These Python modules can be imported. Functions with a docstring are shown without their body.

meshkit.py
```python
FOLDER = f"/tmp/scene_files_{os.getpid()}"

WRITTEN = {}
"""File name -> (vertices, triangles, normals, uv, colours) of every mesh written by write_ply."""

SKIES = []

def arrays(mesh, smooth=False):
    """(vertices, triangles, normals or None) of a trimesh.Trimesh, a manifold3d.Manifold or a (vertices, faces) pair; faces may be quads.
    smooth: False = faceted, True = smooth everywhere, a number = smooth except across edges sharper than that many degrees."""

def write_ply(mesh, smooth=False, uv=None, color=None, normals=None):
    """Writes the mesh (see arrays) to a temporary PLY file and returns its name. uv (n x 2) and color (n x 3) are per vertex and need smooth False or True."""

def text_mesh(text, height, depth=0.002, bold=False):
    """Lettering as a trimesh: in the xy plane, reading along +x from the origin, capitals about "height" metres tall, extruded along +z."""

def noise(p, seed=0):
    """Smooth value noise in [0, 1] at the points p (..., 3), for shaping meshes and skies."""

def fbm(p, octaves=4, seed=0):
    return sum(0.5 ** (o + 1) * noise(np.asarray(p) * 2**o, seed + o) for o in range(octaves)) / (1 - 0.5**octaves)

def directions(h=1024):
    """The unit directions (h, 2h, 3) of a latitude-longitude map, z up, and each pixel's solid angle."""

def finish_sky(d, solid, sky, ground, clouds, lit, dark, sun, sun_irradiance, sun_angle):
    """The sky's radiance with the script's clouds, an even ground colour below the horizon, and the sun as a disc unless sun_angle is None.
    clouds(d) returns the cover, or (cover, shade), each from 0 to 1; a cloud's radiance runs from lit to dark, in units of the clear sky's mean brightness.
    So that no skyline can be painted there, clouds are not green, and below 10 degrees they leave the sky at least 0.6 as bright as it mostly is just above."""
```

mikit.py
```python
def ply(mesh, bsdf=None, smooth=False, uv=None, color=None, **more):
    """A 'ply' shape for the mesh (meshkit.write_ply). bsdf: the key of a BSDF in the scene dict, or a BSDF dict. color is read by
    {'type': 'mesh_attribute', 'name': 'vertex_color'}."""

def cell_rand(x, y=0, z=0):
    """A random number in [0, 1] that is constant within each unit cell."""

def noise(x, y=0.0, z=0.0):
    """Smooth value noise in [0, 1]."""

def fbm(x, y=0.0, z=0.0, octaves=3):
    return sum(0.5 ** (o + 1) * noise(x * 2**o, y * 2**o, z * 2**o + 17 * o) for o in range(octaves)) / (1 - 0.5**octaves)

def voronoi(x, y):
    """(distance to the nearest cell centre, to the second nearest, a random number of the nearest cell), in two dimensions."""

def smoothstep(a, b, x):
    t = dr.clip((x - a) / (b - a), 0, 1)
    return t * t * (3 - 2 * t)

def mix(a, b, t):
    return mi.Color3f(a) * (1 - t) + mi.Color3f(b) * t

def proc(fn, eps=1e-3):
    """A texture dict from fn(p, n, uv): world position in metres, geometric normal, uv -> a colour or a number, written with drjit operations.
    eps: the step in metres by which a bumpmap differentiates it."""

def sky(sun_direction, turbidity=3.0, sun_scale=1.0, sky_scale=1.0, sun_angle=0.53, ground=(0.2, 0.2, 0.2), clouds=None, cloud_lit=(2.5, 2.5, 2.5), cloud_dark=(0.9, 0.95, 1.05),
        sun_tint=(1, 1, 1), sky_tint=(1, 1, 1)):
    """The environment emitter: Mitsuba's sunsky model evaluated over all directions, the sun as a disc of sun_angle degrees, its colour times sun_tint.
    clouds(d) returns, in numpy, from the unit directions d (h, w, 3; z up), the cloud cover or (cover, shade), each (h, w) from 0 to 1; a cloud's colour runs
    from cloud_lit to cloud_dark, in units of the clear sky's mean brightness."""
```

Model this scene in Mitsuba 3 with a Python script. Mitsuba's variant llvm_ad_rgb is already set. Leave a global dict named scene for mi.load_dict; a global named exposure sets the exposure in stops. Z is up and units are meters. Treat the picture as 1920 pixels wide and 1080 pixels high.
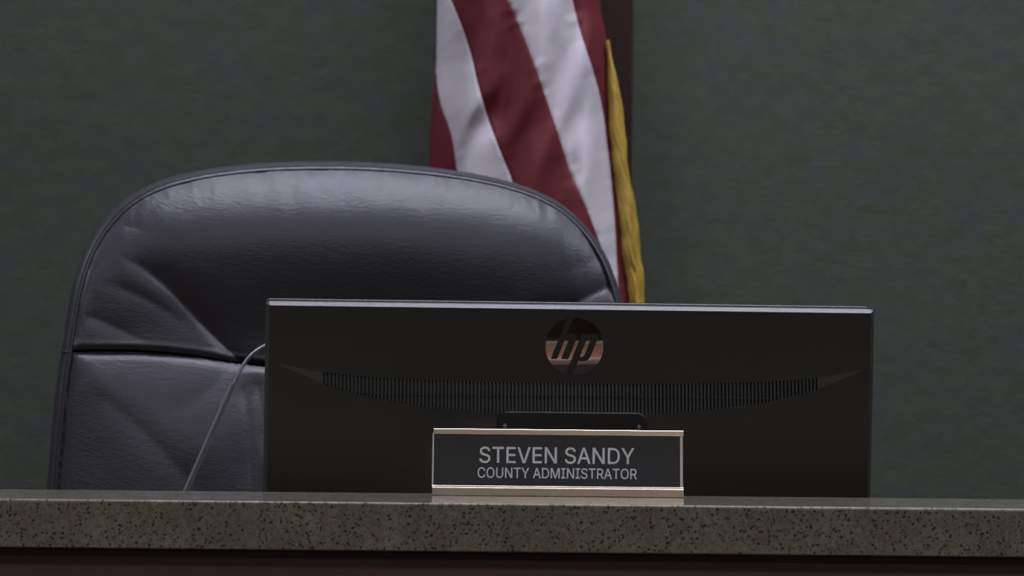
import math
import numpy as np, trimesh, shapely
from shapely.geometry import Polygon, box as sbox
import drjit as dr
import mitsuba as mi
import mikit, meshkit
from math import gamma

T = mi.ScalarTransform4f
scene, labels = {}, {}
rng = np.random.default_rng(7)

# ------------------------------------------------------------------ camera, lights, exposure
FPX = 4670.0                                   # focal length in pixels of the 1920 px wide frame
COUNTER_Z = 1.15
CAM = np.array([0.0, -2.0, COUNTER_Z + 0.067])
PITCH, ROLL = math.radians(2.88), math.radians(0.57)
FWD = np.array([0, math.cos(PITCH), math.sin(PITCH)])
U0 = np.array([0, -math.sin(PITCH), math.cos(PITCH)])
R0 = np.array([1.0, 0, 0])
RGT = math.cos(ROLL) * R0 + math.sin(ROLL) * U0
UPV = -math.sin(ROLL) * R0 + math.cos(ROLL) * U0
scene['camera'] = {
    'type': 'thinlens', 'fov': math.degrees(2 * math.atan(960 / FPX)), 'fov_axis': 'x',
    'aperture_radius': 0.0036, 'focus_distance': 2.09, 'near_clip': 0.05, 'far_clip': 100.0,
    'to_world': T().look_at(origin=CAM.tolist(), target=(CAM + FWD).tolist(), up=UPV.tolist())}
exposure = 0.0
LAMP_RADIANCE = (14.6, 14.7, 17.6)
HALL_RADIANCE = (9.0, 8.9, 9.2)
# ceiling fixtures: (x, y, width along x, depth along y)
LAMPS = [(-3.5, 0.36, 1.2, 0.6), (0.25, 0.36, 1.8, 0.6), (2.6, 0.36, 1.2, 0.6), (-2.0, -3.2, 1.2, 0.6), (1.2, -3.2, 1.2, 0.6), (-2.0, -6.2, 1.2, 0.6), (1.2, -6.2, 1.2, 0.6)]  # front pair over the public seats is unseen, added as front fill light


def at(px, py, Y):
    """The point on the upright plane y = Y that the photograph shows at this pixel (used to measure positions)."""
    d = FWD + (px - 960) / FPX * RGT - (py - 540) / FPX * UPV
    return CAM + d * (Y - CAM[1]) / d[1]


def atz(px, py, Z):
    d = FWD + (px - 960) / FPX * RGT - (py - 540) / FPX * UPV
    return CAM + d * (Z - CAM[2]) / d[2]


# ------------------------------------------------------------------ helpers
def obj(key, mesh, mat, smooth=False, **kw):
    name, k = key, 0
    while name in scene:
        k += 1
        name = f'{key}_{k:03d}'
    scene[name] = mikit.ply(mesh, mat, smooth=smooth, **kw)
    return name


def lab(key, label=None, category=None, group=None, kind=None):
    labels[key] = {k: v for k, v in dict(label=label, category=category, group=group, kind=kind).items() if v}


def tf(mesh, M):
    m = mesh.copy()
    m.apply_transform(M)
    return m


def M_rot(axis, deg):
    return trimesh.transformations.rotation_matrix(math.radians(deg), axis)


def M_tr(v):
    return trimesh.transformations.translation_matrix(v)


def cat(ms):
    return trimesh.util.concatenate(ms)


def cbox(x0, x1, y0, y1, z0, z1, c=0.0):
    """A box with chamfered edges."""
    if c <= 0:
        b = trimesh.creation.box((x1 - x0, y1 - y0, z1 - z0))
    else:
        p = []
        hx, hy, hz = (x1 - x0) / 2, (y1 - y0) / 2, (z1 - z0) / 2
        for sx in (-1, 1):
            for sy in (-1, 1):
                for sz in (-1, 1):
                    p += [(sx * (hx - c), sy * (hy - c), sz * hz), (sx * (hx - c), sy * hy, sz * (hz - c)), (sx * hx, sy * (hy - c), sz * (hz - c))]
        b = trimesh.convex.convex_hull(np.array(p))
    b.apply_translation(((x0 + x1) / 2, (y0 + y1) / 2, (z0 + z1) / 2))
    return b


def rbox(x0, x1, y0, y1, z0, z1, r, n=2):
    """A box with rounded edges: hull of spheres."""
    s = trimesh.creation.icosphere(subdivisions=n, radius=r).vertices
    p = [s + np.array([x, y, z]) for x in (x0 + r, x1 - r) for y in (y0 + r, y1 - r) for z in (z0 + r, z1 - r)]
    return trimesh.convex.convex_hull(np.vstack(p))


def prism_x(poly_yz, x0, x1):
    """A profile in (y, z) extruded along x."""
    m = trimesh.creation.extrude_polygon(Polygon(poly_yz), x1 - x0, engine='earcut')
    R = np.array([[0, 0, 1, x0], [1, 0, 0, 0], [0, 1, 0, 0], [0, 0, 0, 1.0]])
    return tf(m, R)


def tube(path, radius, sides=16, caps=True):
    path = np.asarray(path, float)
    rad = np.broadcast_to(np.asarray(radius, float), (len(path),))
    t = np.gradient(path, axis=0)
    t /= np.linalg.norm(t, axis=1, keepdims=True)
    a = np.cross(t[0], [0.31, 0.9, 0.17]); a /= np.linalg.norm(a)
    V = []
    ang = np.arange(sides) * 2 * np.pi / sides
    for i in range(len(path)):
        a = a - t[i] * (a @ t[i]); a /= np.linalg.norm(a)
        b = np.cross(t[i], a)
        V.append(path[i] + rad[i] * (np.cos(ang)[:, None] * a + np.sin(ang)[:, None] * b))
    V = np.vstack(V)
    F = []
    k = np.arange(sides); k2 = (k + 1) % sides
    for i in range(len(path) - 1):
        A, B = i * sides, (i + 1) * sides
        F += [np.stack([A + k, A + k2, B + k2], 1), np.stack([A + k, B + k2, B + k], 1)]
    if caps:
        n = len(V)
        V = np.vstack([V, path[0], path[-1]])
        L = (len(path) - 1) * sides
        F += [np.stack([k2, k, k * 0 + n], 1), np.stack([L + k, L + k2, k * 0 + n + 1], 1)]
    return trimesh.Trimesh(V, np.vstack(F), process=False)


def grid_faces(nr, nc, wrap=False):
    r, c = np.meshgrid(np.arange(nr - 1), np.arange(nc if wrap else nc - 1), indexing='ij')
    a = r * nc + c; b = r * nc + (c + 1) % nc; d = (r + 1) * nc + c; e = (r + 1) * nc + (c + 1) % nc
    return np.vstack([np.stack([a.ravel(), b.ravel(), e.ravel()], 1), np.stack([a.ravel(), e.ravel(), d.ravel()], 1)])


def lathe(profile, seg=48):
    """(r, z) profile turned round the z axis."""
    return trimesh.creation.revolve(np.array(profile), sections=seg)


def catmull(pts, n):
    from scipy.interpolate import CubicSpline
    pts = np.asarray(pts, float)
    s = np.r_[0, np.cumsum(np.linalg.norm(np.diff(pts, axis=0), axis=1))]
    return CubicSpline(s, pts)(np.linspace(0, s[-1], n))


def polyline_dist(P, poly, taper=(0.0, 0.0)):
    """Distance of 2-D points to a polyline, and the position along it from 0 to 1."""
    poly = np.asarray(poly, float)
    seg = np.diff(poly, axis=0)
    L = np.linalg.norm(seg, axis=1)
    S = np.r_[0, np.cumsum(L)]
    best = np.full(len(P), 9e9); pos = np.zeros(len(P))
    for i in range(len(seg)):
        t = np.clip(((P - poly[i]) @ seg[i]) / L[i] ** 2, 0, 1)
        d = np.linalg.norm(P - poly[i] - t[:, None] * seg[i], axis=1)
        w = d < best
        best = np.where(w, d, best); pos = np.where(w, (S[i] + t * L[i]) / S[-1], pos)
    return best, pos


def sstep(a, b, x):
    t = np.clip((x - a) / (b - a), 0, 1)
    return t * t * (3 - 2 * t)


# ------------------------------------------------------------------ materials
def principled(color, rough, spec=0.5, metallic=0.0, **kw):
    c = color if isinstance(color, dict) else {'type': 'rgb', 'value': list(color)}
    return {'type': 'principled', 'base_color': c, 'roughness': rough, 'specular': spec, 'metallic': metallic, **kw}


def two(b):
    return {'type': 'twosided', 'bsdf': b}


def bump(b, fn, scale, eps=3e-4):
    return {'type': 'bumpmap', 'texture': mikit.proc(fn, eps), 'scale': scale, 'bsdf': b}


nz, fb, vor, smst, mixc = mikit.noise, mikit.fbm, mikit.voronoi, mikit.smoothstep, mikit.mix


def wall_color(p, n, uv):
    a = fb(p.x * 60, p.y * 60, p.z * 60, octaves=3)
    b = nz(p.x * 170 + 9, p.y * 170, p.z * 200)
    c = mixc((0.066, 0.079, 0.058), (0.079, 0.091, 0.070), smst(0.2, 0.8, a))
    c = mixc(c, (0.073, 0.077, 0.077), smst(0.45, 0.9, nz(p.x * 36 + 40, p.y * 36, p.z * 36 + 3)) * 0.55)
    return c * (0.90 + 0.20 * b)


def granite_color(p, n, uv):
    u, v = p.x, p.z - p.y
    u, v = u + 0.0016 * nz(u * 330, v * 330, 1), v + 0.0016 * nz(u * 330 + 40, v * 330, 5)
    base = mixc((0.205, 0.195, 0.148), (0.375, 0.355, 0.290), fb(u * 420, v * 420, octaves=3))
    base = base * (0.86 + 0.28 * nz(u * 60, v * 60, 8))
    base = mixc(base, (0.240, 0.160, 0.100), smst(0.55, 0.85, nz(u * 210 + 11, v * 210)) * 0.40)
    d1, d2, r = vor(u * 430 + 5, v * 430)
    base = mixc(base, (0.36, 0.33, 0.25), smst(0.42, 0.20, d1) * smst(0.80, 0.86, r) * 0.65)
    base = mixc(base, (0.31, 0.16, 0.08), smst(0.40, 0.25, d1) * smst(0.72, 0.74, r) * smst(0.78, 0.76, r) * 0.40)
    d3, d4, r3 = vor(u * 330 + 71, v * 330 + 3)
    dens = 0.84 - 0.18 * nz(u * 45, v * 45)
    base = mixc(base, (0.045, 0.042, 0.040), smst(0.42, 0.22, d3 + 0.25 * (1 - r3)) * smst(dens, dens + 0.04, r3) * 0.92)
    d5, d6, r5 = vor(u * 640 + 31, v * 640 + 43)
    return mixc(base, (0.060, 0.056, 0.050), smst(0.50, 0.20, d5) * smst(0.74, 0.84, r5) * 0.75)


def wood_color(p, n, uv):
    g = fb(p.x * 3, p.y * 60, p.z * 60, octaves=4)
    return mixc((0.105, 0.068, 0.054), (0.150, 0.096, 0.076), g)


def trim_wood(p, n, uv):
    g = fb(p.x * 70, p.y * 70, p.z * 3, octaves=4)
    return mixc((0.019, 0.009, 0.006), (0.029, 0.0135, 0.009), g)


def bench_color(p, n, uv):
    g = fb(p.x * 2.2, p.y * 35, p.z * 35, octaves=4)
    return mixc((0.30, 0.165, 0.10), (0.55, 0.33, 0.215), g)


def carpet_color(p, n, uv):
    return mixc((0.020, 0.020, 0.022), (0.040, 0.040, 0.044), fb(p.x * 90, p.y * 90, p.z * 90))


def ceil_color(p, n, uv):
    return mixc((0.55, 0.55, 0.55), (0.62, 0.62, 0.61), nz(p.x * 150, p.y * 150, p.z))


def leather_h(p, n, uv):
    return fb(p.x * 460, p.y * 460, p.z * 620, octaves=2) * 0.7 + 0.3 * nz(p.x * 200, p.y * 200, p.z * 300)


def plastic_h(p, n, uv):
    return nz(p.x * 900, p.y * 900, p.z * 900)


def weave_h(p, n, uv):
    return fb(p.x * 300, p.y * 300, p.z * 300, octaves=2)


def red_cloth(p, n, uv):
    return mixc((0.115, 0.013, 0.019), (0.15, 0.018, 0.026), fb(p.x * 35, p.y * 35, p.z * 12))


def white_cloth(p, n, uv):
    return mixc((0.55, 0.52, 0.545), (0.62, 0.59, 0.615), fb(p.x * 35, p.y * 35, p.z * 12))


def gold_thread(p, n, uv):
    return mixc((0.34, 0.215, 0.025), (0.68, 0.47, 0.085), fb(p.x * 90, p.y * 90, p.z * 40))


scene['mat_wall_fabric'] = two(bump(principled(mikit.proc(wall_color), 0.95, 0.1), weave_h, 0.0006))
scene['mat_plaster'] = two(principled((0.50, 0.48, 0.45), 0.9, 0.2))
scene['mat_ceiling'] = two(principled(mikit.proc(ceil_color), 0.95, 0.1))
scene['mat_carpet'] = two(principled(mikit.proc(carpet_color), 1.0, 0.05))
scene['mat_granite'] = two({'type': 'roughplastic', 'diffuse_reflectance': mikit.proc(granite_color), 'alpha': 0.012, 'int_ior': 1.5, 'distribution': 'ggx'})
scene['mat_mahogany'] = two(principled(mikit.proc(wood_color), 0.42, 0.4))
scene['mat_trim_wood'] = two(principled(mikit.proc(trim_wood), 0.5, 0.3))
scene['mat_bench'] = two(principled(mikit.proc(bench_color), 0.3, 0.5))
scene['mat_leather'] = two(bump(principled((0.044, 0.043, 0.050), 0.41, 0.45), leather_h, 0.00036))
scene['mat_black_plastic'] = two(bump(principled((0.043, 0.0425, 0.0385), 0.30, 0.5), plastic_h, 0.000012))
scene['mat_dark_plastic'] = two(principled((0.018, 0.018, 0.018), 0.5, 0.4))
scene['mat_screen'] = two(principled((0.01, 0.01, 0.012), 0.1, 0.5))
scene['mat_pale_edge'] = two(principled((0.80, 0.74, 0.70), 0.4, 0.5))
scene['mat_chrome'] = two({'type': 'roughconductor', 'material': 'none', 'alpha': 0.002, 'distribution': 'ggx', 'specular_reflectance': {'type': 'rgb', 'value': [0.88, 0.85, 0.84]}})
scene['mat_steel'] = two(principled((0.34, 0.34, 0.37), 0.36, 0.5, metallic=1.0))
scene['mat_stem'] = two(principled((0.27, 0.27, 0.295), 0.34, 0.6, metallic=0.3))
scene['mat_champagne'] = two(principled((0.66, 0.53, 0.40), 0.33, 0.5, metallic=1.0))
scene['mat_plate_black'] = two(principled((0.033, 0.033, 0.037), 0.45, 0.5))
scene['mat_letter'] = two(principled((0.82, 0.82, 0.86), 0.5, 0.4))
scene['mat_red_cloth'] = two(principled(mikit.proc(red_cloth), 0.62, 0.35, sheen=0.3))
scene['mat_white_cloth'] = two(principled(mikit.proc(white_cloth), 0.6, 0.35))
scene['mat_gold_thread'] = two(principled(mikit.proc(gold_thread), 0.55, 0.5))
scene['mat_brass'] = two(principled((0.75, 0.55, 0.2), 0.25, 0.5, metallic=1.0))
scene['mat_lamp_frame'] = two(principled((0.7, 0.7, 0.7), 0.5, 0.4))

# ------------------------------------------------------------------ the room
WALL_Y = 1.42
DAIS_Z = 0.25
X0, X1, Y0, ZC = -5.0, 5.2, -9.0, 3.6


def structure(key, mesh, mat):
    lab(obj(key, mesh, mat), kind='structure')


structure('floor', cbox(X0, X1, Y0, WALL_Y, -0.1, 0.0), 'mat_carpet')
structure('ceiling', cbox(X0, X1, Y0, WALL_Y, ZC, ZC + 0.1), 'mat_ceiling')
structure('wall_back', cbox(X0, X1, WALL_Y, WALL_Y + 0.12, 0, ZC), 'mat_wall_fabric')
structure('wall_left', cbox(X0 - 0.12, X0, Y0, WALL_Y, 0, ZC), 'mat_plaster')
structure('wall_right', cbox(X1, X1 + 0.12, Y0, WALL_Y, 0, ZC), 'mat_plaster')
structure('wall_front', cbox(X0, X1, Y0 - 0.12, Y0, 0, ZC), 'mat_plaster')
structure('trim_2', cbox(X0, X1, Y0, Y0 + 0.03, 0, 1.7), 'mat_trim_wood')
tr = at(1186, 60, WALL_Y - 0.018)[0]
structure('trim_1', cbox(tr - 0.11, tr, WALL_Y - 0.018, WALL_Y, DAIS_Z, ZC, 0.003), 'mat_trim_wood')
labels['trim_1']['label'] = 'dark wood upright trim on the wall behind the flag'
structure('dais_platform', cbox(X0, X1, -0.02, WALL_Y, 0.0, DAIS_Z), 'mat_carpet')

lamp_places = ['left of the three over the dais', 'middle of the three over the dais', 'right of the three over the dais', 'front left of the four over the public seats, added as unseen front fill', 'front right of the four over the public seats, added as unseen front fill', 'rear left of the four over the public seats', 'rear right of the four over the public seats']
for i, (lx, ly, w, d) in enumerate(LAMPS):
    root = 'ceiling_light' if i == 0 else f'ceiling_light_{i:03d}'
    fr = Polygon([(-w / 2 - .03, -d / 2 - .03), (w / 2 + .03, -d / 2 - .03), (w / 2 + .03, d / 2 + .03), (-w / 2 - .03, d / 2 + .03)],
                 [[(-w / 2, -d / 2), (w / 2, -d / 2), (w / 2, d / 2), (-w / 2, d / 2)]])
    m = trimesh.creation.extrude_polygon(fr, 0.03, engine='earcut'); m.apply_translation((lx, ly, ZC - 0.03))
    scene[root + '__frame'] = mikit.ply(m, 'mat_lamp_frame')
    q = trimesh.Trimesh([(lx - w / 2, ly - d / 2, ZC - .02), (lx + w / 2, ly - d / 2, ZC - .02), (lx + w / 2, ly + d / 2, ZC - .02), (lx - w / 2, ly + d / 2, ZC - .02)],
                        [(0, 2, 1), (0, 3, 2)], process=False)
    scene[root + '__diffuser'] = mikit.ply(q, 'mat_lamp_frame', emitter={'type': 'area', 'radiance': {'type': 'rgb', 'value': list(LAMP_RADIANCE if i < 3 else HALL_RADIANCE)}})
    lab(root, 'white rectangular ceiling light panel, ' + lamp_places[i], 'ceiling light',
        'ceiling lights over the dais' if i < 3 else 'ceiling lights over the public seats')

# a public bench in the room, mirrored in the monitor's badge
BY = -3.86
bench = 'wooden_bench'
scene[bench + '__seat'] = mikit.ply(cbox(-2.4, 2.4, BY - 0.15, BY, 0.455, 0.545, 0.006), 'mat_bench')
scene[bench + '__backrest'] = mikit.ply(cbox(-2.4, 2.4, BY - 0.19, BY - 0.15, 0.40, 0.745, 0.004), 'mat_bench')
scene[bench + '__top_rail'] = mikit.ply(rbox(-2.42, 2.42, BY - 0.20, BY - 0.14, 0.745, 0.775, 0.008), 'mat_bench')
scene[bench + '__seat__painted_highlight'] = mikit.ply(cbox(-2.4, 2.4, BY - 0.001, BY + 0.012, 0.528, 0.549, 0.003), 'mat_pale_edge')  # pale strip paints the highlight on the polished seat lip
scene[bench + '__top_rail__painted_highlight'] = mikit.ply(cbox(-2.42, 2.42, BY - 0.141, BY - 0.134, 0.764, 0.776, 0.002), 'mat_pale_edge')  # rail lip highlight, likewise painted as a pale strip
for i, x in enumerate((-2.2, 0, 2.2)):
    scene[bench + '__leg' + (f'_{i:03d}' if i else '')] = mikit.ply(cbox(x - .03, x + .03, BY - 0.15, BY - 0.05, 0, 0.455, 0.004), 'mat_bench')
lab(bench, 'brown wooden public bench facing the dais', 'bench')

# ------------------------------------------------------------------ dais desk and countertop
CF, CB = -0.145, 0.072                       # front and back edges of the stone ledge
CT = 0.0362
r = 0.0022
prof = [(CB, COUNTER_Z - CT), (CB, COUNTER_Z - 0.001), (CB - 0.001, COUNTER_Z)]
for a in np.linspace(90, 180, 7):
    prof.append((CF + r + r * math.cos(math.radians(a)), COUNTER_Z - r + r * math.sin(math.radians(a))))
prof += [(CF, COUNTER_Z - CT + 0.001), (CF + 0.001, COUNTER_Z - CT)]
obj('countertop', prism_x(prof, -2.6, 2.7), 'mat_granite', smooth=40)
lab('countertop', 'speckled grey brown stone ledge along the front of the dais', 'countertop')
desk = 'dais_front'
scene[desk + '__front_panel'] = mikit.ply(cbox(-2.55, 2.65, CF + 0.018, CF + 0.045, 0.0, COUNTER_Z - CT, 0.002), 'mat_mahogany')
scene[desk + '__rear_panel'] = mikit.ply(cbox(-2.55, 2.65, CB - 0.03, CB - 0.008, DAIS_Z, COUNTER_Z - CT, 0.002), 'mat_mahogany')
lab(desk, 'dark mahogany front of the dais under the stone ledge', 'dais front')
desk = 'work_desk'
scene[desk + '__work_surface'] = mikit.ply(cbox(-2.55, 2.65, CB - 0.008, CB + 0.46, 0.935, 0.965, 0.003), 'mat_mahogany')
scene[desk + '__side_panel'] = mikit.ply(cbox(-2.55, -2.51, CB - 0.008, CB + 0.4, DAIS_Z, 0.935, 0.002), 'mat_mahogany')
scene[desk + '__side_panel_001'] = mikit.ply(cbox(2.61, 2.65, CB - 0.008, CB + 0.4, DAIS_Z, 0.935, 0.002), 'mat_mahogany')
lab(desk, 'dark mahogany work desk behind the stone ledge carrying the monitor', 'desk')

# ------------------------------------------------------------------ name plate
npx = atz(1046, 931.2, COUNTER_Z)
PW, PH = 0.2035, 0.0545
MN = M_tr(npx) @ M_rot([1, 0, 0], -7.0)
NP = 'name_plate'


def nput(part, mesh, mat, smooth=False):
    return obj(NP + '__' + part, tf(mesh, MN), mat, smooth)


zb, zt = 0.0072, PH - 0.0046
nput('backing', prism_x([(0.0016, 0.002), (0.003, 0.002), (0.003, PH - 0.001), (0.0016, PH - 0.001)], -PW / 2 + 0.001, PW / 2 - 0.001), 'mat_champagne')
nput('insert', cbox(-PW / 2 + 0.0009, PW / 2 - 0.0028, -0.0002, 0.0016, zb - 0.001, zt + 0.001, 0.0002), 'mat_plate_black')
nput('bottom_rail', prism_x([(-0.0022, 0.0004), (-0.0018, 0.0), (0.030, 0.0), (0.030, 0.0012), (0.003, 0.0012), (0.003, zb), (0.0, zb + 0.0012), (-0.0008, zb + 0.0012), (-0.0013, zb + 0.0007),
                             (-0.0014, zb - 0.0002), (-0.0020, zb - 0.0010), (-0.0022, zb - 0.0014)], -PW / 2, PW / 2), 'mat_champagne')
nput('top_rail', prism_x([(-0.0014, zt), (0.003, zt), (0.003, PH), (0.0, PH + 0.0002), (-0.0008, PH), (-0.0013, PH - 0.0006)], -PW / 2 + 0.0005, PW / 2), 'mat_champagne')
nput('side_trim', cbox(-PW / 2 - 0.0004, -PW / 2 + 0.0009, -0.0008, 0.003, zb, zt + 0.001, 0.0002), 'mat_pale_edge')
nput('side_trim', cbox(PW / 2 - 0.0028, PW / 2 - 0.0006, -0.0006, 0.003, zb, zt, 0.0003), 'mat_pale_edge')
nput('stand_foot', prism_x([(0.003, 0.0), (0.03, 0.0), (0.03, 0.0012), (0.003, 0.03)], -PW / 2 + 0.03, PW / 2 - 0.03), 'mat_champagne')


def lettering(text, cx, z0, width, height):
    m = meshkit.text_mesh(text, height, 0.00025)
    b = m.bounds
    w, hgt = b[1][0] - b[0][0], height
    v = m.vertices.copy()
    x = (v[:, 0] - (b[0][0] + b[1][0]) / 2) * width / w + cx
    m.vertices = np.stack([x, -0.0003 - v[:, 2], z0 + v[:, 1]], 1)
    e = 0.013 * height
    out = []
    for k, (ox, oz) in enumerate(((0, 0), (e, 0), (-e, 0), (0, e), (0, -e), (.7 * e, .7 * e), (-.7 * e, .7 * e), (.7 * e, -.7 * e), (-.7 * e, -.7 * e))):
        c_ = m.copy()
        c_.apply_translation((ox, -k * 2e-6, oz))
        out.append(c_)
    return cat(out)


k1 = 2.0 / FPX
a = nput('lettering', lettering('STEVEN SANDY', (1043.5 - 1046) * k1, (931 - 868) * k1, 293 * k1, 30 * k1), 'mat_letter')
lab(a, 'large light grey name lettering')
a = nput('lettering', lettering('COUNTY ADMINISTRATOR', (1044.5 - 1046) * k1, (931 - 896.5) * k1, 301 * k1, 19.3 * k1), 'mat_letter')
lab(a, 'smaller light grey title lettering')
lab(NP + '__insert', 'black engraved insert')
lab(NP, 'black name plate reading STEVEN SANDY in a champagne metal holder on the stone ledge', 'name plate')

# ------------------------------------------------------------------ monitor
MON = 'monitor'
mtop = at(1068.5, 567.5, 0.222)
MW, MH = 0.5405, 0.316
MM = M_tr(mtop) @ M_rot([0, 0, 1], 4.5) @ M_rot([1, 0, 0], 4.6)       # local: x right, z up from the top edge, back of the shell towards -y
S = 1 / (FPX / 2.222)                                             # metres per pixel at the shell


def mput(part, mesh, mat, smooth=False):
    return obj(MON + '__' + part, tf(mesh, MM), mat, smooth)


def rr_outline(hw, z0, z1, rad, n=6):
    pts = []
    for cx, cz, a0 in ((hw - rad, z1 - rad, 0), (-hw + rad, z1 - rad, 90), (-hw + rad, z0 + rad, 180), (hw - rad, z0 + rad, 270)):
        for a in np.linspace(a0, a0 + 90, n):
            pts.append((cx + rad * math.cos(math.radians(a)), cz + rad * math.sin(math.radians(a))))
    return np.array(pts)


def loft(rings, cap=True):
    """Closed rings of (x, z) outlines at depths y."""
    V = np.vstack([np.c_[o[:, 0], np.full(len(o), y), o[:, 1]] for o, y in rings])
    n = len(rings[0][0])
    F = [grid_faces(len(rings), n, True)]
    if cap:
        for k, last in ((0, False), (len(rings) - 1, True)):
            c = len(V)
            V = np.vstack([V, [[rings[k][0][:, 0].mean(), rings[k][1], rings[k][0][:, 1].mean()]]])
            i = np.arange(n)
            f = np.stack([k * n + i, k * n + (i + 1) % n, np.full(n, c)], 1)
            F.append(f if last else f[:, ::-1])
    m = trimesh.Trimesh(V, np.vstack(F), process=False)
    m.fix_normals()
    return m


def crescent(dx):
    """Upper and lower edge of the vent band and the bulge below it, at dx pixels from the middle."""
    ax = np.abs(dx)
    up = np.interp(ax, [0, 170, 370, 458, 553, 600], [147, 145.5, 140.5, 132.5, 114.5, 113])
    lo = np.interp(ax, [0, 100, 170, 270, 370, 458, 553, 600], [204.5, 204, 201.5, 192.5, 177.5, 154.5, 115.5, 114])
    return -up * S, -lo * S, 0.0055 * np.clip(1 - (ax / 556) ** 2, 0, 1)


c = 0.0034
TSH = 0.030
hw = MW / 2 - 0.0004
xs = np.unique(np.r_[np.linspace(-hw + c, hw - c, 361), np.array([-460.2, -459.8, 459.8, 460.2]) * S])
zs = np.unique(np.r_[np.linspace(-c - 0.0014, -0.045, 6), np.linspace(-0.045, -0.105, 121), np.linspace(-0.105, -MH + c, 24)])
Zg, Xg = np.meshgrid(zs, xs, indexing='ij')
up, lo, H = crescent(Xg / S)
t = np.clip((up - Zg) / np.maximum(up - lo, 1e-4), 0, 1)
B = H * t
B -= 0.0045 * ((np.abs(Xg / S) < 460) & (t > 0.02) & (t < 0.985))
backface = trimesh.Trimesh(np.stack([Xg.ravel(), (-TSH - B).ravel(), Zg.ravel()], 1), grid_faces(len(zs), len(xs)), process=False)
ztop = -0.0014
rim = loft([(rr_outline(hw - 0.0006, -MH + 0.0006, ztop - 0.0006, c), -0.0005), (rr_outline(hw, -MH, ztop, c), -0.0012), (rr_outline(hw, -MH, ztop, c), -TSH + c * 1.05),
            (rr_outline(hw - c, -MH + c, ztop - c, 1e-5), -TSH)], cap=False)
mput('back_shell', cat([backface, rim]), 'mat_black_plastic', smooth=25)
bez = loft([(rr_outline(MW / 2 - 0.001, -MH + 0.001, -0.001, 0.003), 0.016), (rr_outline(MW / 2, -MH, 0, 0.003), 0.015), (rr_outline(MW / 2, -MH, 0, 0.003), 0.0006), (rr_outline(MW / 2 - 0.0006, -MH + .0006, -0.0006, 0.0024), 0.0)])
mput('bezel', bez, 'mat_black_plastic', smooth=20)
mput('screen', cbox(-MW / 2 + 0.012, MW / 2 - 0.012, 0.0155, 0.0166, -MH + 0.02, -0.012), 'mat_screen')
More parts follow.
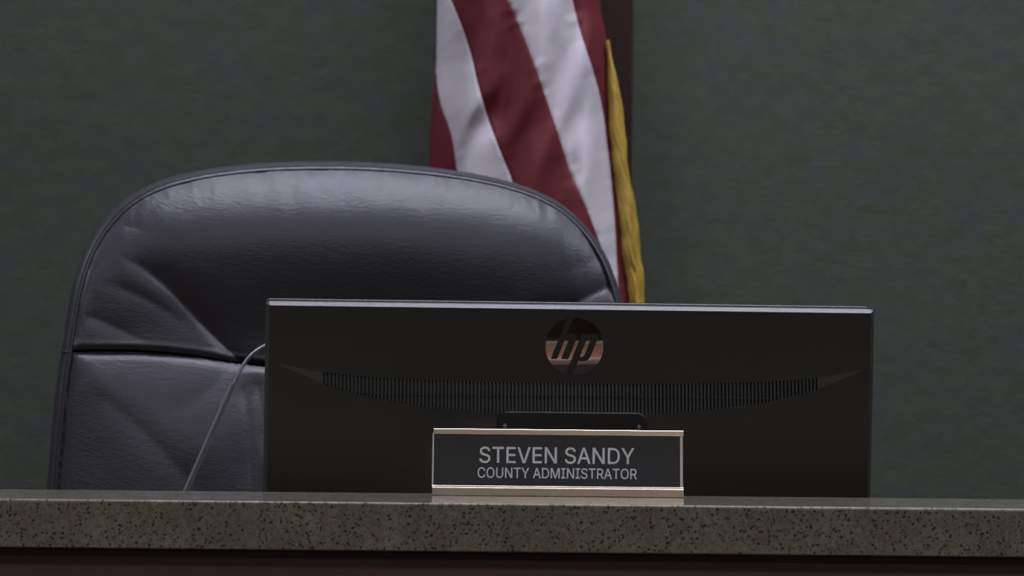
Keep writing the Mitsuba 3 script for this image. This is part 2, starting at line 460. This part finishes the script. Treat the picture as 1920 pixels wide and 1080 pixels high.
# vent ribs
ribs = []
pitch = 6.9
for k in range(-66, 67):
    dx = k * pitch
    up, lo, H = (float(v) for v in crescent(dx))
    zdiv = -171.0 * S
    spans = [(up, lo)] if lo > zdiv - 1.5 * S else [(up, zdiv + 0.8 * S), (zdiv - 0.8 * S, lo)]
    for z1, z0 in spans:
        y1, y0 = (-TSH - H * (up - z) / (up - lo) for z in (z1, z0))
        w = 1.75 * S
        x = dx * S
        v = [(x - w, y1 + .0055, z1), (x + w, y1 + .0055, z1), (x + w, y1, z1), (x - w, y1, z1), (x - w, y0 + .0055, z0), (x + w, y0 + .0055, z0), (x + w, y0, z0), (x - w, y0, z0)]
        ribs.append(trimesh.convex.convex_hull(np.array(v)))
lab(mput('vent_ribs', cat(ribs), 'mat_black_plastic'), 'row of fine upright vent ribs', kind='stuff')
zdiv = -171.0 * S
dxs = np.linspace(-372, 372, 61)
up, lo, H = crescent(dxs)
y = -TSH - H * (up - zdiv) / (up - lo)
div = np.concatenate([np.stack([dxs * S, y + oy, np.full(61, zdiv + oz)], 1) for oy, oz in ((0.003, S), (0, S), (0, -S), (0.003, -S))])
mput('vent_divider', trimesh.Trimesh(div, grid_faces(4, 61), process=False), 'mat_black_plastic')
# stand: mounting plate, screws, neck, foot
o = rr_outline(139 * S, -0.21, -199.0 * S, 0.009, 8)
o2 = rr_outline(139 * S - 0.0012, -0.2088, -199.0 * S - 0.0012, 0.008, 8)
yb = -TSH - 0.0053
STD = MON + '__stand'
scene[STD] = mikit.ply(tf(loft([(o, yb + 0.004), (o, yb - 0.002), (o2, yb - 0.0034)]), MM), 'mat_dark_plastic', smooth=25)
for k, dx in enumerate((-125, 124)):
    s = tf(lathe([(0, 0.0012), (0.0016, 0.0010), (0.0022, 0.0), (0.0022, -0.002), (0, -0.002)], 20), M_tr((dx * S, yb - 0.0034, -226 * S)) @ M_rot([1, 0, 0], 90))
    obj(STD + '__screw', tf(s, MM), 'mat_steel', 30)
obj(STD + '__neck', tf(rbox(-0.045, 0.045, yb - 0.022, yb - 0.0034, -MH - 0.0, -0.12, 0.006), MM), 'mat_dark_plastic', 30)
foot = rbox(-0.12, 0.12, 0.085, 0.33, 0.965, 0.981, 0.006); foot.apply_translation((mtop[0], 0, 0))
obj(STD + '__foot', foot, 'mat_dark_plastic', 30)
# round mirror badge with the two letters left open
Q = S / 7.2
CX, CY = 805.0, 548.0


def sl(X, y):                       # straightened x, y of the enlarged badge -> local metres
    return ((X - 0.386 * (y - 480) - CX) * Q, -(y - CY) * Q)


def slpoly(pts):
    return Polygon([sl(*p) for p in pts])


disc = shapely.Point(0, 0).buffer(388 * Q, quad_segs=40)
hst = slpoly([(580, 60), (665, 60), (665, 715), (580, 715)])
hl = slpoly([(640, 368), (755, 368), (790, 380), (808, 402), (815, 435), (815, 715), (720, 715), (720, 470), (714, 455), (700, 448), (640, 448)])
pp = slpoly([(860, 368), (1040, 368), (1075, 380), (1093, 402), (1100, 435), (1100, 670), (1092, 705), (1075, 728), (1040, 740), (955, 740), (955, 1060), (860, 1060)])
pc = slpoly([(955, 448), (995, 448), (1006, 455), (1010, 470), (1010, 650), (1004, 675), (990, 684), (955, 684)])
shape = disc.difference(hst.union(hl).union(pp.difference(pc)))
RD = 0.60
lc = np.array([(1071.8 - 1068.5) * S, 0, -79.0 * S])
V, N, F = [], [], []
off = 0
gsz = 0.0009
cells = []
for gx in np.arange(-0.027, 0.027, gsz):
    for gz in np.arange(-0.027, 0.027, gsz):
        cells.append(sbox(gx, gz, gx + gsz, gz + gsz))
cells = np.array(cells)
shapely.prepare(shape)
hit = shapely.intersects(shape, cells)
for cell in cells[hit]:
    g = cell if shapely.contains(shape, cell) else shape.intersection(cell)
    for q in getattr(g, 'geoms', [g]):
        if q.geom_type != 'Polygon' or q.area < 1e-11:
            continue
        vv, ff = trimesh.creation.triangulate_polygon(q, engine='earcut')
        V.append(vv); F.append(ff + off); off += len(vv)
V, F = np.vstack(V), np.vstack(F)
r2 = (V ** 2).sum(1)
y = -TSH - 0.0006 - (np.sqrt(RD ** 2 - r2) - math.sqrt(RD ** 2 - 0.0255 ** 2))
P = np.stack([V[:, 0], y, V[:, 1]], 1) + lc
N = np.stack([V[:, 0] / RD, -np.sqrt(1 - r2 / RD ** 2), V[:, 1] / RD], 1)
P = P @ MM[:3, :3].T + MM[:3, 3]
N = N @ MM[:3, :3].T
fn = np.cross(P[F[:, 1]] - P[F[:, 0]], P[F[:, 2]] - P[F[:, 0]])
flip = (fn * N[F[:, 0]]).sum(1) < 0
F[flip] = F[flip][:, ::-1]
pth = meshkit.write_ply((P, F), False, normals=N)
# side wall of the badge
sides = []
for ring in [gg for q in getattr(shape, 'geoms', [shape]) for gg in [q.exterior, *q.interiors]]:
    rc = np.array(ring.coords)
    yy = -TSH - 0.0006 - (np.sqrt(RD ** 2 - (rc ** 2).sum(1)) - math.sqrt(RD ** 2 - 0.0255 ** 2))
    vv = np.vstack([np.stack([rc[:, 0], yy, rc[:, 1]], 1), np.stack([rc[:, 0], np.full(len(rc), -TSH + 0.0004), rc[:, 1]], 1)]) + lc
    sides.append(trimesh.Trimesh(vv, grid_faces(2, len(rc)), process=False))
scene[MON + '__badge'] = {'type': 'ply', 'filename': pth, 'face_normals': False, 'bsdf': {'type': 'ref', 'id': 'mat_chrome'}}
obj(MON + '__badge__rim', tf(cat(sides), MM), 'mat_dark_plastic')
lab(MON + '__badge', 'round mirror badge with the letters hp cut out')
lab(MON, 'black computer monitor seen from behind with a round hp badge, standing behind the stone ledge', 'monitor')

# ------------------------------------------------------------------ gooseneck microphone
MIC = 'gooseneck_microphone'
YM = 0.385
pa, pb = at(437, 720, YM), at(350.5, 917, YM)
dirv = (pb - pa) / np.linalg.norm(pb - pa)
base = pa + dirv * ((pa[2] - 0.985) / -dirv[2])
n = 40
stem = np.linspace(base, pa, n)
obj(MIC + '__stem', tube(stem, 0.00285, 28), 'mat_stem', 40)
gpts = [pa + dirv * 0.004, at(450, 694.5, YM), at(462, 676, YM), at(477, 660.5, YM), at(496, 648.5, YM + 0.002), at(520, 641, YM + 0.01), at(550, 640, YM + 0.03), at(575, 646, YM + 0.055)]
gp = catmull(gpts, 420)
s = np.r_[0, np.cumsum(np.linalg.norm(np.diff(gp, axis=0), axis=1))]
rad = 0.00185 + 0.00026 * np.cos(2 * np.pi * s / 0.00118)
obj(MIC + '__gooseneck', tube(gp, rad, 20), 'mat_steel', True)
hd = gp[-1] - gp[-2]; hd /= np.linalg.norm(hd)
hp_ = np.array([gp[-1] + hd * q for q in (-0.002, 0.0, 0.006, 0.03, 0.034, 0.036)])
obj(MIC + '__head', tube(hp_, [0.003, 0.0045, 0.006, 0.0065, 0.0055, 0.003], 24), 'mat_dark_plastic', 40)
foot = lathe([(0, 0.02), (0.012, 0.02), (0.02, 0.017), (0.045, 0.012), (0.055, 0.006), (0.056, 0.0), (0, 0.0)], 40)
foot.apply_translation((base[0], base[1], 0.965))
obj(MIC + '__base', foot, 'mat_dark_plastic', 30)
lab(MIC + '__gooseneck', 'ribbed bendable metal neck')
lab(MIC, 'slim grey gooseneck microphone leaning up beside the monitor', 'microphone')

# ------------------------------------------------------------------ leather chair
CH = 'office_chair'
K = 2.63 / FPX
YC = 0.66
ctop = at(659, 298.5, YC)
MC = M_tr(ctop) @ M_rot([0, 0, 1], 10.0)
tab = np.array([(0, 0), (80, 1.8), (165, 7.5), (244, 18), (300, 29), (356, 46), (400, 67), (430, 89), (462, 123), (489, 164), (508, 210), (518, 247), (523, 272), (535, 362), (545, 438), (553, 543), (558, 616), (562, 800), (560, 1000),
                (555, 1130), (540, 1185), (500, 1215), (400, 1225), (0, 1228)], float) * K
rightside = np.c_[tab[:, 0], -tab[:, 1]]
full = np.vstack([rightside, rightside[-2:0:-1] * [-1, 1]])
full = np.vstack([full, full[:1]])


def resample(poly, n, smooth=0):
    ring = np.asarray(poly)
    s = np.r_[0, np.cumsum(np.linalg.norm(np.diff(ring, axis=0), axis=1))]
    q = np.linspace(0, s[-1], n, endpoint=False)
    p = np.c_[np.interp(q, s, ring[:, 0]), np.interp(q, s, ring[:, 1])]
    if smooth:
        from scipy.ndimage import gaussian_filter1d
        p = gaussian_filter1d(p, smooth, axis=0, mode='wrap')
    return p


outer = resample(full, 900, 5)
outer[:, 1] -= outer[:, 1].max()
tan = np.roll(outer, -1, 0) - np.roll(outer, 1, 0)
tan /= np.linalg.norm(tan, axis=1, keepdims=True)
nout = np.c_[tan[:, 1], -tan[:, 0]]
if ((outer - outer.mean(0)) * nout).sum() < 0:
    nout = -nout
SEAM = 0.0115


def plane_y(x, z):
    """Depth of the seam plane of the backrest: it reclines and curls back at the top, its sides come forward."""
    zz_ = np.linspace(-1.0, 0.1, 400)
    sl_ = np.tan(np.radians(3.5)) + (np.tan(np.radians(11.0)) - np.tan(np.radians(3.5))) * sstep(-0.36, -0.10, zz_)
    yy_ = np.cumsum(sl_) * (zz_[1] - zz_[0])
    return np.interp(z, zz_, yy_ - yy_[-40]) + 0.10 * np.clip(z + 0.16, 0, 1) ** 2 - 0.16 * x ** 2


def px2l(p):
    p = np.asarray(p, float)
    return np.c_[(p[:, 0] - 661) * K, -(p[:, 1] - 298.5) * K]


seam_px = np.array([(663 - 560, 676), (135, 674), (160, 672.5), (215, 671), (266, 671), (320, 674), (371, 679), (424, 687), (495, 695), (580, 700), (663, 702), (740, 701), (830, 696), (905, 687), (960, 678), (1010, 673), (1110, 671), (1190, 675), (1223, 677)], float)
seam_l = px2l(seam_px)


def soft_dist(P, ring, m=5):
    q = resample(np.vstack([ring, ring[:1]]), 700)
    dl = np.linalg.norm(np.roll(q, -1, 0) - q, axis=1)
    cst = math.sqrt(math.pi) * gamma((m - 1) / 2) / gamma(m / 2)
    out = np.empty(len(P))
    for i in range(0, len(P), 20000):
        d2 = ((P[i:i + 20000, None] - q[None]) ** 2).sum(-1) + 1e-7
        out[i:i + 20000] = ((d2 ** (-m / 2) * dl).sum(1) / cst) ** (-1 / (m - 1))
    return out


inner = Polygon(outer).buffer(-SEAM)
seamline = np.vstack([[-1, seam_l[0, 1]], seam_l, [1, seam_l[-1, 1]]])
upper_poly = inner.intersection(Polygon(np.vstack([seamline + [0, 0.0012], [[1, 1], [-1, 1]]])))
lower_poly = inner.intersection(Polygon(np.vstack([seamline - [0, 0.0012], [[1, -3], [-1, -3]]])))


def panel(poly, cen, nth, nr, depth):
    ring = np.array(poly.exterior.coords)
    th = np.linspace(0, 2 * np.pi, nth, endpoint=False)
    corner = [np.arctan2(*(q - cen)[::-1]) % (2 * np.pi) for q in ring if False]
    far = np.c_[np.cos(th), np.sin(th)] * 3
    b = np.empty((nth, 2))
    ext = poly.exterior
    for i in range(nth):
        g = shapely.LineString([cen, cen + far[i]]).intersection(ext)
        pts = np.array([q.coords[0] for q in getattr(g, 'geoms', [g])])
        b[i] = pts[np.argmin(((pts - cen) ** 2).sum(1))]
    rr = 1 - (1 - np.linspace(0, 1, nr)) ** 1.5
    rr[0] = 0.002
    P = cen + rr[:, None, None] * (b - cen)[None]
    P = P.reshape(-1, 2)
    y = depth(P, ring)
    V = np.c_[P[:, 0], y, P[:, 1]]
    F = grid_faces(nr, nth, True)
    V = np.vstack([V, [cen[0], y[:nth].mean(), cen[1]]])
    i = np.arange(nth)
    F = np.vstack([F, np.stack([i * 0 + len(V) - 1, (i + 1) % nth, i], 1)])
    return trimesh.Trimesh(V, F, process=False)


def valley(P, pts, A, sig, e0=0.15, e1=0.15, sharp=1.0):
    q = catmull(px2l(pts), 24)
    d, t = polyline_dist(P, q)
    w = sstep(0, e0, t) * sstep(0, e1, 1 - t) if e0 > 0 and e1 > 0 else (sstep(0, e0, t) if e0 > 0 else (sstep(0, e1, 1 - t) if e1 > 0 else 1.0))
    up_ = P[:, 1] > np.interp(P[:, 0], *(q[np.argsort(q[:, 0])].T))
    sg = np.where(up_, sig * sharp, sig)
    e = 0.18 * sig
    return A * w * np.exp(-(np.sqrt(d ** 2 + e ** 2) - e) / sg)


def edge_pillow(d, P, lam):
    t = np.clip(d / lam, 0, 1)
    return np.sqrt(1 - (1 - t) ** 2)


OUT_RING = np.vstack([outer, outer[:1]])


def upper_depth(P, ring):
    d = soft_dist(P, ring)
    x, z = P[:, 0], P[:, 1]
    do = soft_dist(P, np.array(inner.exterior.coords))
    high = sstep(-0.20, -0.05, z)
    y = plane_y(x, z) + 0.0012
    y -= 0.005 * (1 - 0.8 * sstep(-0.16, -0.06, z)) * edge_pillow(d, P, 0.014) + (0.004 + 0.028 * high) * (1 - (1 - np.clip(do / 0.10, 0, 1)) ** 2.2)
    zs_ = np.interp(x, seam_l[:, 0], seam_l[:, 1])
    y -= 0.0016 * np.exp(-((z - zs_ - 0.0065) / 0.0035) ** 2)
    y += 0.015 * np.exp(-((x / 0.17) ** 2 + ((z - seam_l[9, 1]) / 0.075) ** 2))
    y += valley(P, [(205, 492), (262, 513), (318, 553), (372, 608), (432, 668), (470, 700)], 0.0085, 0.0085, 0.35, 0, 2.6)
    y += valley(P, [(1186, 524), (1140, 540), (1085, 568), (1010, 620), (930, 680)], 0.006, 0.0085, 0.06, 0, 2.2)
    y += valley(P, [(160, 608), (190, 616), (232, 634), (300, 660)], 0.0026, 0.007, 0.12, 0.5, 1.6)
    y += valley(P, [(205, 432), (245, 440), (300, 462)], 0.0015, 0.008, 0.2, 0.5, 1.6)
    y += valley(P, [(1168, 470), (1120, 486), (1040, 520)], 0.0022, 0.014, 0.2, 0.5, 1.5)
    y += valley(P, [(1110, 560), (1060, 585), (1000, 620)], 0.003, 0.012, 0.4, 0.3, 1.5)
    y += valley(P, [(186, 545), (240, 560), (320, 600), (380, 650)], 0.0028, 0.011, 0.3, 0.4)
    Q = np.c_[x * 9, z * 9, np.zeros(len(x))]
    y += 0.0030 * (meshkit.fbm(Q + 3.1, 3, 5) - 0.5)
    pk = np.exp(-do / 0.035)
    y += 0.0026 * pk * (meshkit.fbm(np.c_[x * 62, z * 22, x * 0], 3, 11) - 0.5)
    return y


def lower_depth(P, ring):
    d = soft_dist(P, ring)
    x, z = P[:, 0], P[:, 1]
    y = plane_y(x, z) + 0.004
    y -= 0.004 * edge_pillow(d, P, 0.010) + 0.026 * (1 - (1 - np.clip(d / 0.12, 0, 1)) ** 2.2)
    y += valley(P, [(165, 735), (215, 770), (285, 830), (350, 900), (400, 980)], 0.0030, 0.020, 0.2, 0.3)
    y += valley(P, [(428, 700), (405, 730), (350, 770), (280, 800)], 0.0035, 0.018, 0.0, 0.5)
    y += valley(P, [(455, 705), (462, 760), (466, 840), (468, 960)], 0.0050, 0.011, 0.2, 0.4)
    y += valley(P, [(478, 705), (492, 780), (497, 880)], 0.0045, 0.009, 0.2, 0.4)
    y += valley(P, [(520, 705), (535, 780), (540, 900)], 0.003, 0.012, 0.2, 0.4)
    Q = np.c_[x * 9, z * 9, np.zeros(len(x))]
    y += 0.0036 * (meshkit.fbm(Q + 8.4, 3, 6) - 0.5)
    return y


def cput(part, mesh, mat='mat_leather', smooth=True):
    return obj(CH + '__' + part, tf(mesh, MC), mat, smooth)


up_panel = panel(upper_poly, np.array([0.0, -0.12]), 1000, 150, upper_depth)
cput('upper_cushion', up_panel)
cput('lower_cushion', panel(lower_poly, np.array([0.0, -0.45]), 900, 130, lower_depth))
# side band: wraps from the seam round to the back
prof = [(-SEAM - 0.0008, 0.0035), (-SEAM + 0.0002, 0.0022), (-SEAM + 0.0009, 0.0004), *[(-SEAM + SEAM * q, 0.0006 + 0.20 * SEAM * q + 0.020 * (1 - math.sqrt(1 - q * q))) for q in (0.15, 0.3, 0.45, 0.6, 0.72, 0.83, 0.92, 0.975, 1.0)], (-0.0008, 0.038), (-0.004, 0.058), (-0.010, 0.070), (-0.020, 0.078), (-0.05, 0.084), (-0.12, 0.088), (-0.20, 0.088)]
nz_ = len(outer)
ctr = outer.mean(0)
rows = []
wr = 0.0012 * (meshkit.fbm(np.c_[np.cos(np.linspace(0, 6.283, nz_)) * 30, np.sin(np.linspace(0, 6.283, nz_)) * 30, np.zeros(nz_)], 3, 2) - 0.5)
for k, (o, yy) in enumerate(prof):
    p = outer + nout * (o + (wr * (8 < k < 14))[:, None]) if o > -0.03 else outer + (ctr - outer) * min(1.0, (-o) / 0.28)
    rows.append(np.c_[p[:, 0], plane_y(p[:, 0], p[:, 1]) + yy, p[:, 1]])
band = trimesh.Trimesh(np.vstack(rows), grid_faces(len(prof), nz_, True), process=False)
cput('side_band', band, smooth=True)
back_c = np.r_[rows[-1], [[rows[-1][:, 0].mean(), rows[-1][:, 1].mean(), rows[-1][:, 2].mean()]]]
i = np.arange(nz_)
cput('back_panel', trimesh.Trimesh(back_c, np.stack([i, (i + 1) % nz_, i * 0 + nz_], 1), process=False), smooth=False)
# stitched line beside the front seam
pipe = outer - nout * 0.0068
pp3 = np.c_[pipe[:, 0], plane_y(pipe[:, 0], pipe[:, 1]) + 0.0029, pipe[:, 1]]
pp3 = np.vstack([pp3, pp3[:1]])
cput('topstitch', tube(pp3, 0.0007, 6, caps=False), smooth=True)
# short seam across the side band where the two cushions meet
for sx in (-1, 1):
    k = np.argmin(np.abs(outer[:, 1] - seam_l[1, 1]) + 10 * (np.sign(outer[:, 0]) != sx))
    path = np.array([rows[j][k] + np.array([sx * 0.0006, -0.0004, 0]) for j in range(4, 15)])
    cput('band_seam', tube(path, 0.0009, 8), smooth=True)
# seat, arms, column, base (behind the ledge)
zf = DAIS_Z - ctop[2]
seat_z = zf + 0.47
cput('seat', rbox(-0.27, 0.27, -0.50, 0.02, seat_z - 0.11, seat_z, 0.045, 3), smooth=30)
for sx in (-1, 1):
    arm = catmull([(sx * 0.30, -0.04, seat_z - 0.02), (sx * 0.335, -0.03, seat_z + 0.10), (sx * 0.335, -0.09, seat_z + 0.185), (sx * 0.335, -0.30, seat_z + 0.18), (sx * 0.33, -0.36, seat_z + 0.10), (sx * 0.29, -0.33, seat_z - 0.06)], 60)
    cput('armrest', tube(arm, 0.021, 14), 'mat_dark_plastic')
cput('column', tube([(0, -0.24, seat_z - 0.11), (0, -0.24, zf + 0.09)], 0.028, 20), 'mat_dark_plastic', 30)
for q in range(5):
    a = q * 2 * math.pi / 5 + 0.3
    e = np.array([0.31 * math.cos(a), -0.24 + 0.31 * math.sin(a), zf + 0.075])
    cput('leg', tube([(0, -0.24, zf + 0.11), (e[0] * 0.6, -0.24 + (e[1] + 0.24) * 0.6, zf + 0.10), e], [0.028, 0.022, 0.016], 12), 'mat_dark_plastic', 40)
    w = tube([(e[0], e[1] - 0.022, zf + 0.03), (e[0], e[1] + 0.022, zf + 0.03)], 0.03, 20)
    cput('caster', cat([w, tube([e, e - [0, 0, 0.04]], 0.006, 8)]), 'mat_dark_plastic', 30)
lab(CH, 'black leather high back office chair with a padded curved top behind the monitor', 'chair')

# ------------------------------------------------------------------ flag on its pole
FL = 'flag'
YF = 1.13
rows_py = np.r_[np.linspace(-900, -60, 60), np.linspace(-50, 600, 261), np.linspace(615, 1400, 40)]


def curve(pts, s0, s1):
    p = np.array(pts, float)
    from scipy.interpolate import PchipInterpolator
    f = PchipInterpolator(p[:, 1], p[:, 0])
    def g(y):
        y = np.asarray(y, float)
        return np.where(y < p[0, 1], p[0, 0] + s0 * (y - p[0, 1]), np.where(y > p[-1, 1], p[-1, 0] + s1 * (y - p[-1, 1]), f(np.clip(y, p[0, 1], p[-1, 1]))))
    return g


Lc = curve([(945, -900), (880, -500), (822, -120), (816, 0), (814.6, 104), (811, 133), (805, 184), (800, 302), (790, 600), (785, 1400)], 0, 0)
Rc = curve([(1055, -900), (1090, -500), (1122, -120), (1131, 0), (1141, 50), (1146, 110), (1147, 208), (1150, 249), (1159, 330), (1170, 419), (1175, 472), (1184, 530), (1189, 566), (1205, 800), (1215, 1400)], 0, 0)
B1 = curve([(815, 127), (824, 184), (839, 225), (848, 261), (854, 306)], 0.18, 0.22)
B2 = curve([(849, 0), (868, 50), (885, 107), (894, 148), (908, 198), (932, 267), (953, 318)], 0.36, 0.36)
B3 = curve([(953, 0), (973, 44), (999, 113), (1026, 190), (1047, 249), (1070.5, 319), (1100, 386)], 0.38, 0.40)
B4 = curve([(1076, 0), (1087, 44), (1100, 86), (1115, 128), (1127, 166), (1136, 208), (1142, 252), (1148, 297), (1156.5, 400), (1160, 470), (1164, 560)], 0.30, 0.10)
curves = [lambda y: B1(y) - 260, lambda y: B1(y) - 130, B1, B2, B3, B4, lambda y: B4(y) + 110 + 0.05 * y, lambda y: B4(y) + 225 + 0.1 * y]
cols = ['white', 'red', 'white', 'red', 'white', 'red', 'white']


def flag_depth(px, py):
    l, r = Lc(py), Rc(py)
    u = (px - l) / (r - l) * 2 - 1
    y = 0.085 * np.abs(u) ** np.where(u < 0, 2.4, 3.4)
    ph = (px + 0.42 * py)
    nzv = meshkit.fbm(np.stack([px / 90, py / 160, py * 0], -1), 3, 3)
    y = y + 0.0046 * np.sin(ph / 62 * 2 * np.pi / 1.5 + 5 * nzv) * sstep(0.0, 0.35, 1 - np.abs(u)) * (0.35 + 0.9 * meshkit.noise(np.stack([px / 130, py / 110, py * 0 + 2], -1), 8))
    y = y + 0.007 * np.sin((px + 0.06 * py) / 118 * 2 * np.pi + 1.0) * sstep(0.0, 0.4, 1 - np.abs(u))
    for Bc in (B1, B2, B3, B4):
        dd = px - Bc(py)
        y = y + 0.0030 * np.exp(-np.abs(dd) / 17) * (meshkit.fbm(np.stack([(py + 0.5 * px) / 15.0, px / 60, px * 0], -1), 2, 21) - 0.5)
        y = y + 0.0012 * np.exp(-(dd / 3.0) ** 2)
    return y


count = {'red': 0, 'white': 0}
for k, colr in enumerate(cols):
    lo = np.clip(curves[k](rows_py), Lc(rows_py), Rc(rows_py))
    hi = np.clip(curves[k + 1](rows_py), Lc(rows_py), Rc(rows_py))
    ok = np.where(hi - lo > 0.5)[0]
    if len(ok) < 2:
        continue
    ok = np.arange(max(ok[0] - 1, 0), min(ok[-1] + 2, len(rows_py)))
    uu = np.linspace(0, 1, 49)
    PX = lo[ok, None] * (1 - uu) + hi[ok, None] * uu
    PY = np.broadcast_to(rows_py[ok, None], PX.shape)
    Y = YF + flag_depth(PX, PY)
    Vv = np.array([at(a_, b_, c_) for a_, b_, c_ in zip(PX.ravel(), PY.ravel(), np.full(PX.size, YF))])
    Vv[:, 1] = Y.ravel()
    key = obj(f'{FL}__stripe', trimesh.Trimesh(Vv, grid_faces(len(ok), 49), process=False), f'mat_{colr}_cloth', True)
    lab(key, f'{colr} cloth stripe')
# back layer of the gathered cloth
PYb = rows_py[::4]
uu = np.linspace(0, 1, 33)
PX = Lc(PYb)[:, None] * (1 - uu) + Rc(PYb)[:, None] * uu
Vv = np.array([at(a_, b_, YF) for a_, b_ in zip(PX.ravel(), np.repeat(PYb, 33))])
Vv[:, 1] = YF + 0.105 + np.tile(0.06 * (1 - np.abs(uu * 2 - 1) ** 2.5), len(PYb))
lab(obj(FL + '__rear_fold', trimesh.Trimesh(Vv, grid_faces(len(PYb), 33), process=False), 'mat_red_cloth', True), 'red cloth folded behind')
# gold fringe down the free edge
fl_ = curve([(1141, 63), (1145, 110), (1145, 148), (1147, 208), (1150, 249), (1160, 330), (1168, 419), (1173, 472), (1182, 530), (1187, 566), (1206, 800), (1216, 1400)], 0, 0)
fr_ = curve([(1148, 63), (1152, 103), (1158, 119), (1167, 161), (1172, 200), (1178, 250), (1179, 272), (1187, 330), (1197, 381), (1203, 437), (1206, 474), (1211, 508), (1214, 566), (1232, 800), (1246, 1400)], 0, 0)
strands = []
for py in np.arange(60, 1380, 1.0):
    for rep in range(2):
        q = rng.random()
        ln = 42 + 22 * rng.random()
        pys = np.linspace(py, py + ln, 6)
        fx = q + np.linspace(-0.07, 0.07, 6)
        wob = 0.03 * np.sin(np.linspace(0, 3, 6) + rng.random() * 6)
        fx = np.clip(fx + wob, -0.02, 1.02)
        pxs = fl_(pys) * (1 - fx) + fr_(pys) * fx + 0.8 * np.sin(pys / 13.0)
        dep = YF + 0.088 - 0.020 * np.sin(np.pi * np.clip(fx, 0, 1)) + 0.004 * (rng.random() - 0.5) + 0.002 * np.sin(py / 9)
        strands.append(tube([at(a_, b_, YF) * [1, 0, 1] + [0, c_, 0] for a_, b_, c_ in zip(pxs, pys, dep)], [0.0012, 0.0015, 0.0016, 0.0015, 0.0013, 0.0008], 5))
lab(obj(FL + '__fringe', cat(strands), 'mat_gold_thread', True), 'gold fringe along the free edge', kind='stuff')
lab(FL, 'red and white striped flag with gold fringe hanging against the green wall', 'flag')
# pole
pc_ = at(1000, -700, YF + 0.075)
px_, py_ = pc_[0], YF + 0.065
PO = 'flag_pole'
obj(PO + '__shaft', tube([(px_, py_, DAIS_Z + 0.08), (px_, py_, 2.62)], 0.0135, 20), 'mat_trim_wood', 40)
fin = lathe([(0, 0.15), (0.004, 0.13), (0.022, 0.06), (0.010, 0.03), (0.016, 0.02), (0.016, 0.0), (0, 0.0)], 24); fin.apply_translation((px_, py_, 2.62))
obj(PO + '__finial', fin, 'mat_brass', 30)
fb_ = lathe([(0, 0.11), (0.02, 0.11), (0.025, 0.05), (0.06, 0.035), (0.13, 0.02), (0.14, 0.0), (0, 0.0)], 40); fb_.apply_translation((px_, py_, DAIS_Z))
obj(PO + '__base', fb_, 'mat_brass', 30)
lab(PO, 'dark wooden flag pole inside the hanging striped flag', 'flag pole')
